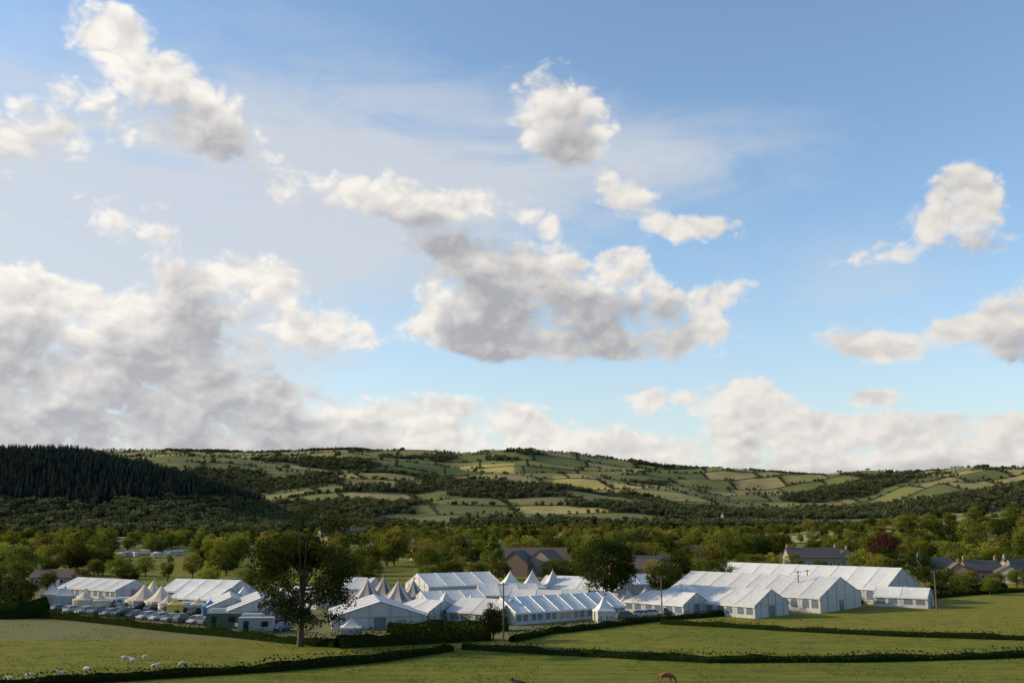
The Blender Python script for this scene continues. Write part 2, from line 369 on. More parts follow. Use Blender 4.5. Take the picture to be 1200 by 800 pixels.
def tree_mesh(name,h,wd_,mat,seed,nl=3000,ls=.5,ncl=70,trunk=.16,shape='round',clr=.19,lobes=.25):
    rg=np.random.default_rng(seed); R_=wd_/2; cz=h*(trunk+(1-trunk)/2); hzr=h*(1-trunk)/2
    lob=rg.normal(size=(9,3)); lob/=np.linalg.norm(lob,axis=1)[:,None]; la=rg.uniform(-lobes,lobes*1.15,9)
    d=rg.normal(size=(ncl,3)); d/=np.linalg.norm(d,axis=1)[:,None]
    rr=.45+.5*rg.random(ncl)**.6
    rr*=1+((d@lob.T).clip(0,1)**4@la)
    c=d*rr[:,None]*np.array([R_,R_,hzr])*(1-clr*.6)
    if shape=='tall':  c[:,:2]*= (1-.45*(c[:,2:]/hzr))
    if shape=='round': c[:,2]=np.where(c[:,2]<0,c[:,2]*.85,c[:,2])
    if shape=='cone': c[:,:2]*=np.clip(.62-.55*c[:,2:]/hzr,.05,1.2)
    c[:,2]+=cz
    cr_=wd_*clr*rg.uniform(.55,1.25,ncl); wgt=cr_**2; wgt/=wgt.sum()
    ci=rg.choice(ncl,nl,p=wgt); dd=rg.normal(size=(nl,3)); dd/=np.linalg.norm(dd,axis=1)[:,None]
    P=c[ci]+dd*(cr_[ci]*(rg.random(nl)**.45))[:,None]*np.array([1,1,.72])
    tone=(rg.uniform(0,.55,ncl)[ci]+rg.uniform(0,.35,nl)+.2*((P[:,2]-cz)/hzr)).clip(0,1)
    Q=leafquads(P,ls,rg)
    paths=[]; lean=rg.normal(0,.02*h,2); r0=h*.024
    tp=[(0,0,-.6),(0,0,.02*h),(lean[0]*.3,lean[1]*.3,h*trunk),(lean[0],lean[1],h*.45),(lean[0]*1.3,lean[1]*1.3,h*.75)]
    paths.append((tp,[r0*1.7,r0*1.3,r0,r0*.6,r0*.15]))
    for k in rg.choice(ncl,min(14,ncl),replace=False):
        s_=np.array([lean[0]*.4,lean[1]*.4,h*rg.uniform(trunk*.9,.5)]); e_=c[k]; mid=(s_+e_)/2+np.array([0,0,-.03*h])
        paths.append(([s_,mid,e_],[r0*.5,r0*.3,r0*.06]))
    T=tubes(paths,7)
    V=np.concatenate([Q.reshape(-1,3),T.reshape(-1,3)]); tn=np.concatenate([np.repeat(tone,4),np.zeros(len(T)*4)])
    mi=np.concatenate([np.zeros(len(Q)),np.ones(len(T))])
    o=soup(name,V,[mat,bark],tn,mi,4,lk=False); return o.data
def conifer_mesh(name,h,wd_,seed,lv=15,nb=8):
    rg=np.random.default_rng(seed); Q=[];tn=[]
    for i_ in range(lv):
        f=i_/lv; z=h*(.12+.86*f); r=wd_/2*(1-f)**.85*rg.uniform(.85,1.1)+.15
        for k in range(nb):
            a=2*math.pi*(k+rg.random())/nb; dz=r*.45; w_=r*.42+.1
            c,s=math.cos(a),math.sin(a); rr=r*rg.uniform(.75,1.15)
            tip=np.array([c*rr,s*rr,z-dz]); root=np.array([0,0,z+h*.04]); sd=np.array([-s,c,0])*w_; m=(tip*.6+root*.4)
            Q.append([root,m-sd+np.array([0,0,-.25*w_]),tip,m+sd+np.array([0,0,-.25*w_])]); tn.append(rg.random()*.8+.2*f)
    T=tubes([([(0,0,-.5),(0,0,h*.95)],[h*.014,h*.002])],5)
    V=np.concatenate([np.array(Q).reshape(-1,3),T.reshape(-1,3)])
    return soup(name,V,[L_con,bark],np.concatenate([np.repeat(tn,4),np.zeros(len(T)*4)]),np.concatenate([np.zeros(len(Q)),np.ones(len(T))]),4,lk=False).data
def place(me_,name,x,y,rz=None,s=1,sz=None):
    o=bpy.data.objects.new(name,me_); o.location=(x,y,hz(x,y)-.05); o.rotation_euler=(0,0,random.uniform(0,6.28) if rz is None else rz)
    o.scale=(s,s,sz or s); link(o); return o
# ---- hero trees
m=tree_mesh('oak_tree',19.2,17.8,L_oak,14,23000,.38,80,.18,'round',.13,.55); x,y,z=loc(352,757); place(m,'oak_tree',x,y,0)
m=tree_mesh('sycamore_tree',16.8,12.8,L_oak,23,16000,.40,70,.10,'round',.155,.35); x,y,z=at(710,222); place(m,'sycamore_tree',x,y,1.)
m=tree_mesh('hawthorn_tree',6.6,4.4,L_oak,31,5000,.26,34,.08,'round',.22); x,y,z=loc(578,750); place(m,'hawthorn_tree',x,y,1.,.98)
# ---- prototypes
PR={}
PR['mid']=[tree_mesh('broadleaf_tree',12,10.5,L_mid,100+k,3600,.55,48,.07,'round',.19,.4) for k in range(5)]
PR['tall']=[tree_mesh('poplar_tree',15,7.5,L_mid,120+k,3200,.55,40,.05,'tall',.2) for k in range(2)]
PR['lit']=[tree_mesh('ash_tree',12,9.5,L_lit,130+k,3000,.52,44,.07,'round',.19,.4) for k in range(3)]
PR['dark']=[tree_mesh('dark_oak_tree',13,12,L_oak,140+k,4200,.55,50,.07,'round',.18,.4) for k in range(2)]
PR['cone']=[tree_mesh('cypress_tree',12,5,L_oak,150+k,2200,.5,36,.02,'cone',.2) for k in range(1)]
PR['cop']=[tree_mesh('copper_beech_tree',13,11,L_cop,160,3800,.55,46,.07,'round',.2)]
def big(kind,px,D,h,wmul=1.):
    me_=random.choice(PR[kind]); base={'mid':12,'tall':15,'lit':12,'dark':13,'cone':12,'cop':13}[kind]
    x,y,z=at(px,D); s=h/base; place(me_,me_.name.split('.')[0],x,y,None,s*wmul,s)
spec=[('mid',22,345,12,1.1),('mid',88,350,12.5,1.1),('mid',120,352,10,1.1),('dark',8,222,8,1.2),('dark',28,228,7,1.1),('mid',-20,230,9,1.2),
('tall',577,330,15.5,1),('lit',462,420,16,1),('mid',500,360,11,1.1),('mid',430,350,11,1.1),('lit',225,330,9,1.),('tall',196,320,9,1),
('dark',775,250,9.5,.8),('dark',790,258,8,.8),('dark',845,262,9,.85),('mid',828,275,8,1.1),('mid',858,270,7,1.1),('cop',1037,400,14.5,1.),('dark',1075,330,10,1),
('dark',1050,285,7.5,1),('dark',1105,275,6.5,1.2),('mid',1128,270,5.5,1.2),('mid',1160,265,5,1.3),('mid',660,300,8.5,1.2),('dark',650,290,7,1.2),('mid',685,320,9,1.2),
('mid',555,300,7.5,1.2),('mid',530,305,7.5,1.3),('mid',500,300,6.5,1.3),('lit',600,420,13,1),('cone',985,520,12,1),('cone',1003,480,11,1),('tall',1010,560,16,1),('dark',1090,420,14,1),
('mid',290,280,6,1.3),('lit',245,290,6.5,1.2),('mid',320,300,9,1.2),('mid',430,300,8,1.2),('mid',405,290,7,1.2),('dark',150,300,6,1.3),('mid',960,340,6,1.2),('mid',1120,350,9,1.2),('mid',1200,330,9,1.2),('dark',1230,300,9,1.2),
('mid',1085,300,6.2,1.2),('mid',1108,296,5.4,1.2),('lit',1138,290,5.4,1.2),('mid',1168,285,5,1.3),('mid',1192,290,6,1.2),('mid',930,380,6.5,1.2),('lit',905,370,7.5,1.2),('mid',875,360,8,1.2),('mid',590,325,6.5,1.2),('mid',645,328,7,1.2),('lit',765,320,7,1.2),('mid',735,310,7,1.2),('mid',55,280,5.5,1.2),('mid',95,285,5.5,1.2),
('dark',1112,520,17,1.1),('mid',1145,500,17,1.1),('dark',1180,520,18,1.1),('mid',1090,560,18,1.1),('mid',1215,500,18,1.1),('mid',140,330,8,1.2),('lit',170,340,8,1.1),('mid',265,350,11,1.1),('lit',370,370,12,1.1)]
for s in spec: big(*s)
def blocked(px,D):
    if 590<px<668 and D<372: return True
    if 905<px<1000 and D<430: return True
    if 1080<px<1200 and D<330: return True
    if 135<px<230 and D<505: return True
    if D<310 and 40<px<1120: return True
    return False
cnt=0
while cnt<240:
    px=random.uniform(-90,1290); D=random.uniform(285,560)
    if blocked(px,D): continue
    k=random.choices(['mid','lit','dark','tall','cone'],[.5,.28,.08,.1,.04])[0]
    hh=random.uniform(6.0,12) if D<400 else random.uniform(8,15)
    big(k,px,D,hh,random.uniform(1,1.3)); cnt+=1

# ---- instanced masses
def proto_coll(name,meshes):
    c=bpy.data.collections.new(name)
    for i_,m_ in enumerate(meshes):
        o=bpy.data.objects.new('%s_%02d'%(name,i_),m_); c.objects.link(o)
    return c
def instancer(name,P,S,coll,n):
    me_=bpy.data.meshes.new(name); me_.vertices.add(len(P)); me_.vertices.foreach_set('co',P.astype(np.float32).ravel())
    a=me_.attributes.new('scl','FLOAT_VECTOR','POINT'); a.data.foreach_set('vector',S.astype(np.float32).ravel())
    r=np.zeros_like(P); r[:,2]=rng.uniform(0,6.28,len(P)); a=me_.attributes.new('rot','FLOAT_VECTOR','POINT'); a.data.foreach_set('vector',r.astype(np.float32).ravel())
    a=me_.attributes.new('idx','INT','POINT'); a.data.foreach_set('value',rng.integers(0,n,len(P)).astype(np.int32))
    me_.update(); o=bpy.data.objects.new(name,me_); link(o)
    g_=bpy.data.node_groups.new(name+'_scatter','GeometryNodeTree')
    g_.interface.new_socket('Geometry',in_out='INPUT',socket_type='NodeSocketGeometry'); g_.interface.new_socket('Geometry',in_out='OUTPUT',socket_type='NodeSocketGeometry')
    N=g_.nodes; gi=N.new('NodeGroupInput'); go=N.new('NodeGroupOutput'); ip=N.new('GeometryNodeInstanceOnPoints'); ci=N.new('GeometryNodeCollectionInfo')
    ci.inputs['Collection'].default_value=coll; ci.inputs['Separate Children'].default_value=True; ci.inputs['Reset Children'].default_value=True
    ip.inputs['Pick Instance'].default_value=True
    def na_(nm,t):
        q=N.new('GeometryNodeInputNamedAttribute'); q.data_type=t; q.inputs['Name'].default_value=nm
        return next(s_ for s_ in q.outputs if s_.name=='Attribute' and s_.enabled)
    Lk=g_.links; Lk.new(gi.outputs[0],ip.inputs['Points']); Lk.new(ci.outputs[0],ip.inputs['Instance'])
    Lk.new(na_('idx','INT'),ip.inputs['Instance Index']); Lk.new(na_('rot','FLOAT_VECTOR'),ip.inputs['Rotation']); Lk.new(na_('scl','FLOAT_VECTOR'),ip.inputs['Scale'])
    Lk.new(ip.outputs[0],go.inputs[0])
    md=o.modifiers.new('scatter','NODES'); md.node_group=g_; return o
farm_=[tree_mesh('distant_tree',10,10,L_far_haze,200+k,260,1.7,20,.04,'round',.24) for k in range(4)]+[tree_mesh('distant_tree',11,7,L_far_haze,210,220,1.6,18,.03,'tall',.22)]
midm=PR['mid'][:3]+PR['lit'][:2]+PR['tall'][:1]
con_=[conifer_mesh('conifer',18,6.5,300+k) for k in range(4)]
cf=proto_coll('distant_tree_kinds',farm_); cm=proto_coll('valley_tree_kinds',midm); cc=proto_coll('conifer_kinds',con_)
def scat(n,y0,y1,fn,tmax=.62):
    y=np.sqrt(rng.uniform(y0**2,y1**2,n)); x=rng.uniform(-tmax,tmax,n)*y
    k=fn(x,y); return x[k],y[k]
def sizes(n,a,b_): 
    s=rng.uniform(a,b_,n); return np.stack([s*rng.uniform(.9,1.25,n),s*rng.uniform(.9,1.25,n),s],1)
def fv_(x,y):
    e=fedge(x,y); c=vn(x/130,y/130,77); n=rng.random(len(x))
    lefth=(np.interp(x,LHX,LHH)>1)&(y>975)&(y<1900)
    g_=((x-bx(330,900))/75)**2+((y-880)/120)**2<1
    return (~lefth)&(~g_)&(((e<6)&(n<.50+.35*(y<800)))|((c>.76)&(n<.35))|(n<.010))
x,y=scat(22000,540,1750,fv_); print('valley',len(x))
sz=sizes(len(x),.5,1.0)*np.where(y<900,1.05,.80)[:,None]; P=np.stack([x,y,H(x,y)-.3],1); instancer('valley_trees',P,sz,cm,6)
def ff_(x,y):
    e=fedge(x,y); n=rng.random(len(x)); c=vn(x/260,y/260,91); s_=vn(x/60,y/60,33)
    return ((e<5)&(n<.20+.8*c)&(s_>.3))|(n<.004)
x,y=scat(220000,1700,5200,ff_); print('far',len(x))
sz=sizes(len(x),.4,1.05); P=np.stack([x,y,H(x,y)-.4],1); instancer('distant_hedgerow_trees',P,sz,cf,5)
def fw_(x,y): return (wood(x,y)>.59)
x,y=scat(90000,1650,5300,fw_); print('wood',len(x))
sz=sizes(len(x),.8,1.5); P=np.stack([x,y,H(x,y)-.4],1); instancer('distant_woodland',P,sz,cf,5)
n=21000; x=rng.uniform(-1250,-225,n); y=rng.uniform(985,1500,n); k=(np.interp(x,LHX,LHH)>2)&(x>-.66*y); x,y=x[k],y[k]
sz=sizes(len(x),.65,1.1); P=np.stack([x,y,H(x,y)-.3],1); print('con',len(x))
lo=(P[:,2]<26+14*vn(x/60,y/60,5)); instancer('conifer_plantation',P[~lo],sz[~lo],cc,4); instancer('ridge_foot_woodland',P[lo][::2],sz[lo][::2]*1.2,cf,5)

# ------------------------------------------------------------------ hedges
def hedge(name,pts,h,wd_,dens_=26,mat=L_hdg,ls=.30,rag=.3,seed=1):
    rg=np.random.default_rng(seed); pts=np.array(pts); seg=np.linalg.norm(np.diff(pts,axis=0),axis=1); Lt=seg.sum(); cum=np.concatenate([[0],np.cumsum(seg)])
    n=int(Lt*dens_*(h+wd_)/2.6); s=rg.uniform(0,Lt,n); cx=np.interp(s,cum,pts[:,0]); cy=np.interp(s,cum,pts[:,1])
    cx+=.8*np.sin(s/9.); 
    k=np.clip(np.searchsorted(cum,s)-1,0,len(seg)-1); t=np.diff(pts,axis=0)[k]/seg[k][:,None]; nn=np.stack([-t[:,1],t[:,0]],1)
    hl=h*(1-rag+2*rag*fbm(s/3.5,s*0+seed,seed,4))*(1+.45*(vn(s/13,s*0,seed+4)-.5))
    a=rg.uniform(0,math.pi,n); r=rg.random(n)**.35
    ox=np.cos(a)*wd_/2*r*(1+.35*(vn(s/2,s*0,8)-.5)); oz=(np.sin(a)**.6)*hl*r
    P=np.stack([cx+nn[:,0]*ox,cy+nn[:,1]*ox,H(cx,cy)+oz*.97],1)
    tone=(vn(s/1.3,oz*2,9)*.6+rg.random(n)*.4).clip(0,1)
    Q=leafquads(P,ls,rg)
    m_=int(Lt/1.5)+1; sc_=np.linspace(0,Lt,m_); X_=np.interp(sc_,cum,pts[:,0])+.8*np.sin(sc_/9.); Y_=np.interp(sc_,cum,pts[:,1]); Zb=H(X_,Y_)
    k=np.clip(np.searchsorted(cum,sc_)-1,0,len(seg)-1); t=np.diff(pts,axis=0)[k]/seg[k][:,None]; nn=np.stack([-t[:,1],t[:,0]],1)
    hc=h*.62*(1-rag+2*rag*fbm(sc_/3.5,sc_*0+seed,seed,4)); C_=[]
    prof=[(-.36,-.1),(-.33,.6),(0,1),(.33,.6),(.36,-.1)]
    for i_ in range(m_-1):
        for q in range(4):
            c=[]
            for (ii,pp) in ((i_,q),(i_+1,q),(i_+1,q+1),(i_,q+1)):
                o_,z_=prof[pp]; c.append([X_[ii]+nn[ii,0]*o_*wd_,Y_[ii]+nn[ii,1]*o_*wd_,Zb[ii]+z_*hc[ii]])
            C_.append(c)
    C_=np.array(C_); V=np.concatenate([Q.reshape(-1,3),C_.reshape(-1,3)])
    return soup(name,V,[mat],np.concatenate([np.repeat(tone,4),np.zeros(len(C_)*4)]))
hedge('field_hedge',HA,1.9,2.0,seed=1,rag=.4); hedge('thorn_thicket',HB,3.2,4.5,seed=2,rag=.45); hedge('field_hedge',HC,1.7,2.0,seed=3,rag=.42)
hedge('field_hedge',HD,1.5,1.9,seed=4,rag=.42); hedge('field_hedge',HE,1.3,1.5,seed=5,dens_=22,rag=.42); hedge('field_hedge',HF,1.7,1.8,seed=6,rag=.42)
hedge('thorn_thicket',[loc(*p)[:2] for p in [(455,742),(520,740),(590,738)]],3.0,4.0,seed=7,rag=.45)
hedge('thorn_thicket',[loc(*p)[:2] for p in [(-40,724),(20,724),(48,722)]],5.0,6,seed=8,rag=.4)
hedge('field_hedge',[loc(*p)[:2] for p in [(1085,697),(1130,694),(1180,690)]],3.2,3,seed=9,rag=.4)
# tussocks of long grass in the nearer pasture
rg=np.random.default_rng(50); n=40000; y=rg.uniform(100,205,n); x=rg.uniform(-.62,.62,n)*y
k=(vn(x/9,y/5,60)+.5*vn(x/2,y/2,61)>.75)&((x>15)|(y<line_y(HA,x)))&((x<15)|(y<line_y(HF,x))); x,y=x[k],y[k]; n=len(x)
hh=rg.uniform(.05,.16,n); a=rg.uniform(0,6.28,n); w_=rg.uniform(.05,.14,n); z=H(x,y); dx,dy=np.cos(a)*w_,np.sin(a)*w_
TQ=np.stack([np.stack([x-dx,y-dy,z-.02],1),np.stack([x+dx,y+dy,z-.02],1),np.stack([x+dx*.5+.05,y+dy*.5,z+hh],1),np.stack([x-dx*.6+.05,y-dy*.6,z+hh*.8],1)],1)
L_gr=leafmat('long_grass_blades',(.075,.095,.012),(.17,.165,.03),.4,.0)
soup('long_grass',TQ,[L_gr],np.repeat(rg.random(n),4))

# ------------------------------------------------------------------ marquees
def pvc(name,col,tr=.15):
    m,nt,b=newmat(name); tc=nt.node('ShaderNodeTexCoord').outputs['Object']; n=nt.noise(nt.vm('MULTIPLY',tc,(1,1,.4)),.9,6,.65)
    oi=nt.node('ShaderNodeObjectInfo').outputs['Random']
    hs=nt.node('ShaderNodeHueSaturation'); nt.put(hs.inputs['Color'],nt.mix(nt.mr(n,.3,.75),col,[v*.82 for v in col])); nt.put(hs.inputs['Value'],nt.mr(oi,0,1,.82,1.08,False))
    nt.put(b.inputs['Base Color'],hs.outputs[0]); b.inputs['Roughness'].default_value=.5; b.inputs['Specular IOR Level'].default_value=.25
    return m
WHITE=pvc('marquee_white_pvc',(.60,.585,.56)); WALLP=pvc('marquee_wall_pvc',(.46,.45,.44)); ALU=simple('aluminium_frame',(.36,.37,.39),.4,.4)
CLEAR=simple('clear_window_pvc',(.13,.16,.19),.15,spec=.8); CREAM=pvc('canvas_cream',(.58,.47,.33)); STR1=pvc('canvas_stripe_dark',(.15,.13,.13)); STR2=pvc('canvas_stripe_pale',(.52,.45,.36))
YEL=pvc('canvas_yellow',(.70,.48,.10)); RED=pvc('canvas_red',(.45,.06,.05)); BLU=pvc('canvas_blue',(.07,.2,.5))
def marquee(a,b,width,eave,ridge,hipa=0,hipb=0,win=True,name='marquee',bay=5.):
    eave*=.86; ridge*=.93
    ax,ay=a; bx_,by_=b; Lg=math.hypot(bx_-ax,by_-ay); rz=math.atan2(by_-ay,bx_-ax)
    z0=min(hz(ax,ay),hz(bx_,by_))-.05; E=empty(name,ax,ay,z0,rz)
    nb=max(1,round(Lg/bay)); hw=width/2; bl=Lg/nb; ov=.25
    roof=MB(); nsub=4
    def rp(s,t,side):
        xa=s
        if hipa: xa=hipa*t+(s)*(1-hipa*t/Lg)
        if hipb: xa=xa-(hipb*t)*(s/Lg)
        ph=(s/bl)%1; sag=.16*math.sin(math.pi*ph)*math.sin(math.pi*min(1,t*.85+.08))
        return (xa,side*(hw+ov)*(1-t)-0,eave-.06+(ridge-eave+.06)*t-sag)
    tot=nb*nsub
    for side in(-1,1):
        for i_ in range(tot):
            for k in range(5):
                s0,s1=i_*Lg/tot,(i_+1)*Lg/tot; t0,t1=k/5,(k+1)/5
                q=[rp(s0,t0,side),rp(s1,t0,side),rp(s1,t1,side),rp(s0,t1,side)]
                roof.face(q if side<0 else q[::-1])
    for hip,xe,sg in((hipa,0,-1),(hipb,Lg,1)):
        if hip:
            roof.face([(xe,-hw-ov,eave-.06),(xe-sg*hip,0,ridge),(xe,hw+ov,eave-.06)])
    for side in(-1,1): roof.face([(-.02,side*(hw+ov+.01),eave-.40),(Lg+.02,side*(hw+ov+.01),eave-.40),(Lg+.02,side*(hw+ov+.01),eave-.05),(-.02,side*(hw+ov+.01),eave-.05)])
    roof.obj('roof',[WHITE],E,smooth=False)
    rib=MB()
    for i_ in range(nb+1):
        s=i_*bl
        for side in(-1,1):
            p0=Vector(rp(s,0,side)); p1=Vector(rp(s,1,side)); rib.tube(p0+Vector((0,0,.0)),p1+Vector((0,0,.0)),.05,.05,5)
            rib.tube((min(max(s,.1),Lg-.1),side*(hw-.05),0),(min(max(s,.1),Lg-.1),side*(hw-.05),eave-.1),.08,.08,5)
    rib.obj('frame',[ALU],E)
    wl=MB(); wn_=MB()
    for side in(-1,1):
        for i_ in range(nb):
            s0,s1=i_*bl+.1,(i_+1)*bl-.1; yy=side*(hw-.02)
            wl.face([(s0-.1,yy,-.1),(s1+.1,yy,-.1),(s1+.1,yy,eave-.1),(s0-.1,yy,eave-.1)])
            if win:
                for q in range(2):
                    c=s0+(s1-s0)*(.27+.46*q); w2=(s1-s0)*.17; y2=yy+side*.02; zt=eave*.84
                    pts=[(c-w2,y2,eave*.30),(c+w2,y2,eave*.30),(c+w2,y2,zt-w2*.6)]+[(c+w2*math.cos(th),y2,zt-w2*.6+w2*.8*math.sin(th)) for th in np.linspace(.3,2.84,6)]+[(c-w2,y2,zt-w2*.6)]
                    wn_.face(pts)
    for xe,hip,sg in((.02,hipa,-1),(Lg-.02,hipb,1)):
        wl.face([(xe,-hw,-.1),(xe,hw,-.1),(xe,hw,eave-.1),(xe,-hw,eave-.1)])
        if not hip: wl.face([(xe,-hw,eave-.1),(xe,hw,eave-.1),(xe,0,ridge-.1)],1)
        if not hip:
            for yy in np.linspace(-hw*.66,hw*.66,4):
                zt=eave+(ridge-eave)*(1-abs(yy)/hw)-.12
                wn_.box((xe+sg*.05,yy,zt/2),(.08,.10,zt),1)
            wn_.box((xe+sg*.03,0,1.15),(.04,2.2,2.3))
            wn_.box((xe+sg*.05,0,eave-.05),(.08,width,.12),1)
    wl.obj('walls',[WALLP,WALLP],E); wn_.obj('windows',[CLEAR,ALU],E)
    return E
def pagoda(x,y,s,eave,peak,cols=(0,0),name='pagoda_tent',n=4,rz=.3,matlist=None,flag=None):
    E=empty(name,x,y,hz(x,y)-.03,rz); mats=matlist or [WHITE,WALLP]
    r=MB(); seg=6; N=n*4 if n==4 else n
    def rim(f):
        a=2*math.pi*f
        if n==4:
            c,s_=math.cos(a),math.sin(a); k=1/max(abs(c),abs(s_)); return c*k,s_*k
        return math.cos(a),math.sin(a)
    offf=.125 if n==4 else 0
    for i_ in range(N):
        f0,f1=i_/N+offf,(i_+1)/N+offf
        for k in range(seg):
            t0,t1=k/seg,(k+1)/seg
            def pt(f,t):
                cx,cy=rim(f); rr=s/2*(1-t)+.03; return (cx*rr,cy*rr,eave+(peak-eave)*t**1.7)
            r.face([pt(f0,t0),pt(f1,t0),pt(f1,t1),pt(f0,t1)],(i_%2) if matlist else 0)
        cx,cy=rim(f0); dx,dy=rim(f1)
        r.face([(cx*s/2*1.01,cy*s/2*1.01,eave-.3),(dx*s/2*1.01,dy*s/2*1.01,eave-.3),(dx*s/2,dy*s/2,eave),(cx*s/2,cy*s/2,eave)],(i_%2) if matlist else 0)
    r.obj('roof',mats,E)
    wl=MB()
    for i_ in range(N):
        f0,f1=i_/N+offf,(i_+1)/N+offf; cx,cy=rim(f0); dx,dy=rim(f1); q=s/2*.97
        if i_%8!=5: wl.face([(cx*q,cy*q,-.05),(dx*q,dy*q,-.05),(dx*q,dy*q,eave-.02),(cx*q,cy*q,eave-.02)])
    wl.obj('walls',[WALLP if not matlist else mats[-1]],E)
    p=MB(); p.tube((0,0,0),(0,0,peak+.45),.06,.04,6)
    for i_ in range(4):
        cx,cy=rim(i_/4+.125); p.tube((cx*s/2*.98,cy*s/2*.98,0),(cx*s/2*.98,cy*s/2*.98,eave),.05,.05,5)
    p.obj('poles',[ALU],E)
    if flag is not None:
        f=MB(); f.face([(0,0,peak+.45),(.9,.1,peak+.3),(.0,0,peak+.05)]); f.obj('pennant',[flag],E)
    return E
def xy(px,D): return at(px,D)[:2]
marquee((58,274),(93,243),22,4.2,8.6)
marquee((44,250),(72,224),20,3.8,7.6)
marquee((74,262),(84,252),14,3.5,6.0)
marquee((33,229),(53,209),13,3.0,5.9,hipa=6)
marquee((27,222),(38,211),9,2.8,4.9,hipa=4)
marquee((84,236),(94,230),8,2.8,4.6)
marquee(xy(845,300),xy(905,292),14,3.5,6.5,win=False)
a=loc(592,733); b_=loc(717,722)
marquee((a[0]-1,a[1]+5),(b_[0],b_[1]+5),10,2.7,5.2,bay=3.4)
marquee(xy(540,204),xy(600,198),10,2.6,4.8)
marquee(xy(492,216),xy(560,222),11,2.8,4.9)
marquee(xy(445,186),xy(437,204),17,2.7,5.3)
marquee(xy(470,206),xy(520,200),9,2.6,4.4,hipa=4)
marquee(xy(600,225),xy(690,222),10,2.7,4.7)
marquee(xy(560,238),xy(628,240),12,2.8,5.0)
marquee(xy(488,262),xy(572,272),15,3.2,6.0,win=False)
marquee(xy(640,262),xy(735,252),12,3.,5.6,win=False)
marquee(xy(718,270),xy(760,275),9,3.,5.2,win=False)
marquee(xy(305,198),xy(300,216),12,2.7,5.0)
marquee(xy(270,206),xy(268,222),9,2.6,4.5)
marquee(xy(205,250),xy(282,244),12,3.0,5.4)
marquee(xy(215,232),xy(268,226),9,2.7,4.7)
marquee(xy(90,262),xy(158,250),11,2.9,5.0)
marquee(xy(345,235),xy(390,228),10,2.7,4.6)
marquee(xy(380,262),xy(440,258),12,3,5.2,win=False)
for px,D,s,e,p,nm in [(598,262,6,2.7,6.2,0),(624,255,6.5,2.7,6.8,0),(648,258,6,2.7,6.6,0),(708,199,3.6,2.3,4.9,1),(411,172,3.4,2.0,3.5,0),(522,214,4,2.4,4.6,0),(552,210,3.5,2.3,4.4,0),
    (60,236,4,2.4,4.4,0),(75,232,4,2.4,4.4,0),(735,222,4,2.4,4.6,0),(757,226,4,2.4,4.6,0),(1062,240,4,2.4,4.2,0),(330,228,4,2.4,4.6,1),(285,232,4,2.4,4.4,0)]:
    x,y=xy(px,D); pagoda(x,y,s,e,p,rz=random.uniform(.1,.5),flag=RED if nm else None)
for px,D,s,p in [(430,224,9.5,6.4),(466,220,9.5,6.4),(449,234,9,6.4),(484,232,8,5.8)]:
    x,y=xy(px,D); pagoda(x,y,s,2.2,p,name='striped_canvas_tent',n=16,matlist=[STR1,STR2],flag=RED)
for px,D,s,p in [(168,226,8,5.2),(188,223,7,5.2),(178,232,8,5.6),(98,226,5,3.8),(196,218,4,3.5)]:
    x,y=xy(px,D); pagoda(x,y,s,2.0,p,name='cream_canvas_tent',n=12,matlist=[CREAM,STR2],flag=YEL)
for px,D,mt in [(205,214,YEL),(232,214,CREAM),(246,210,BLU),(118,222,CREAM)]:
    x,y=xy(px,D); pagoda(x,y,3.2,2.1,3.3,name='market_stall',n=4,matlist=[mt,mt])

# ------------------------------------------------------------------ vehicles
GLASS=simple('car_glass',(.02,.025,.03),.08,spec=.8,var=.05); TYRE=simple('tyre_rubber',(.02,.02,.02),.8); HUB=simple('wheel_alloy',(.45,.45,.46),.3,.7); LAMP=simple('car_lamp',(.7,.7,.68),.1,spec=.8); TAIL=simple('tail_lamp',(.35,.02,.02),.2)
def loft(mb,st,m):
    rings=[]
    for (x,zl,zt,hw) in st: rings.append([(x,-hw*.9,zl),(x,-hw,(zl+zt)/2),(x,-hw*.93,zt-.05),(x,-hw*.82,zt),(x,hw*.82,zt),(x,hw*.93,zt-.05),(x,hw,(zl+zt)/2),(x,hw*.9,zl)])
    for a,b in zip(rings[:-1],rings[1:]):
        for k in range(8): 
            k2=(k+1)%8; mb.face([a[k],b[k],b[k2],a[k2]],m)
    mb.face(rings[0][::-1],m); mb.face(rings[-1],m)
def wheels(mb,xs,hw,r):
    for x in xs:
        for s in(-1,1):
            mb.tube((x,s*(hw-.2),r),(x,s*(hw+.01),r),r,r,14,2); mb.tube((x,s*(hw+.0),r),(x,s*(hw+.03),r),r*.6,r*.55,10,3)
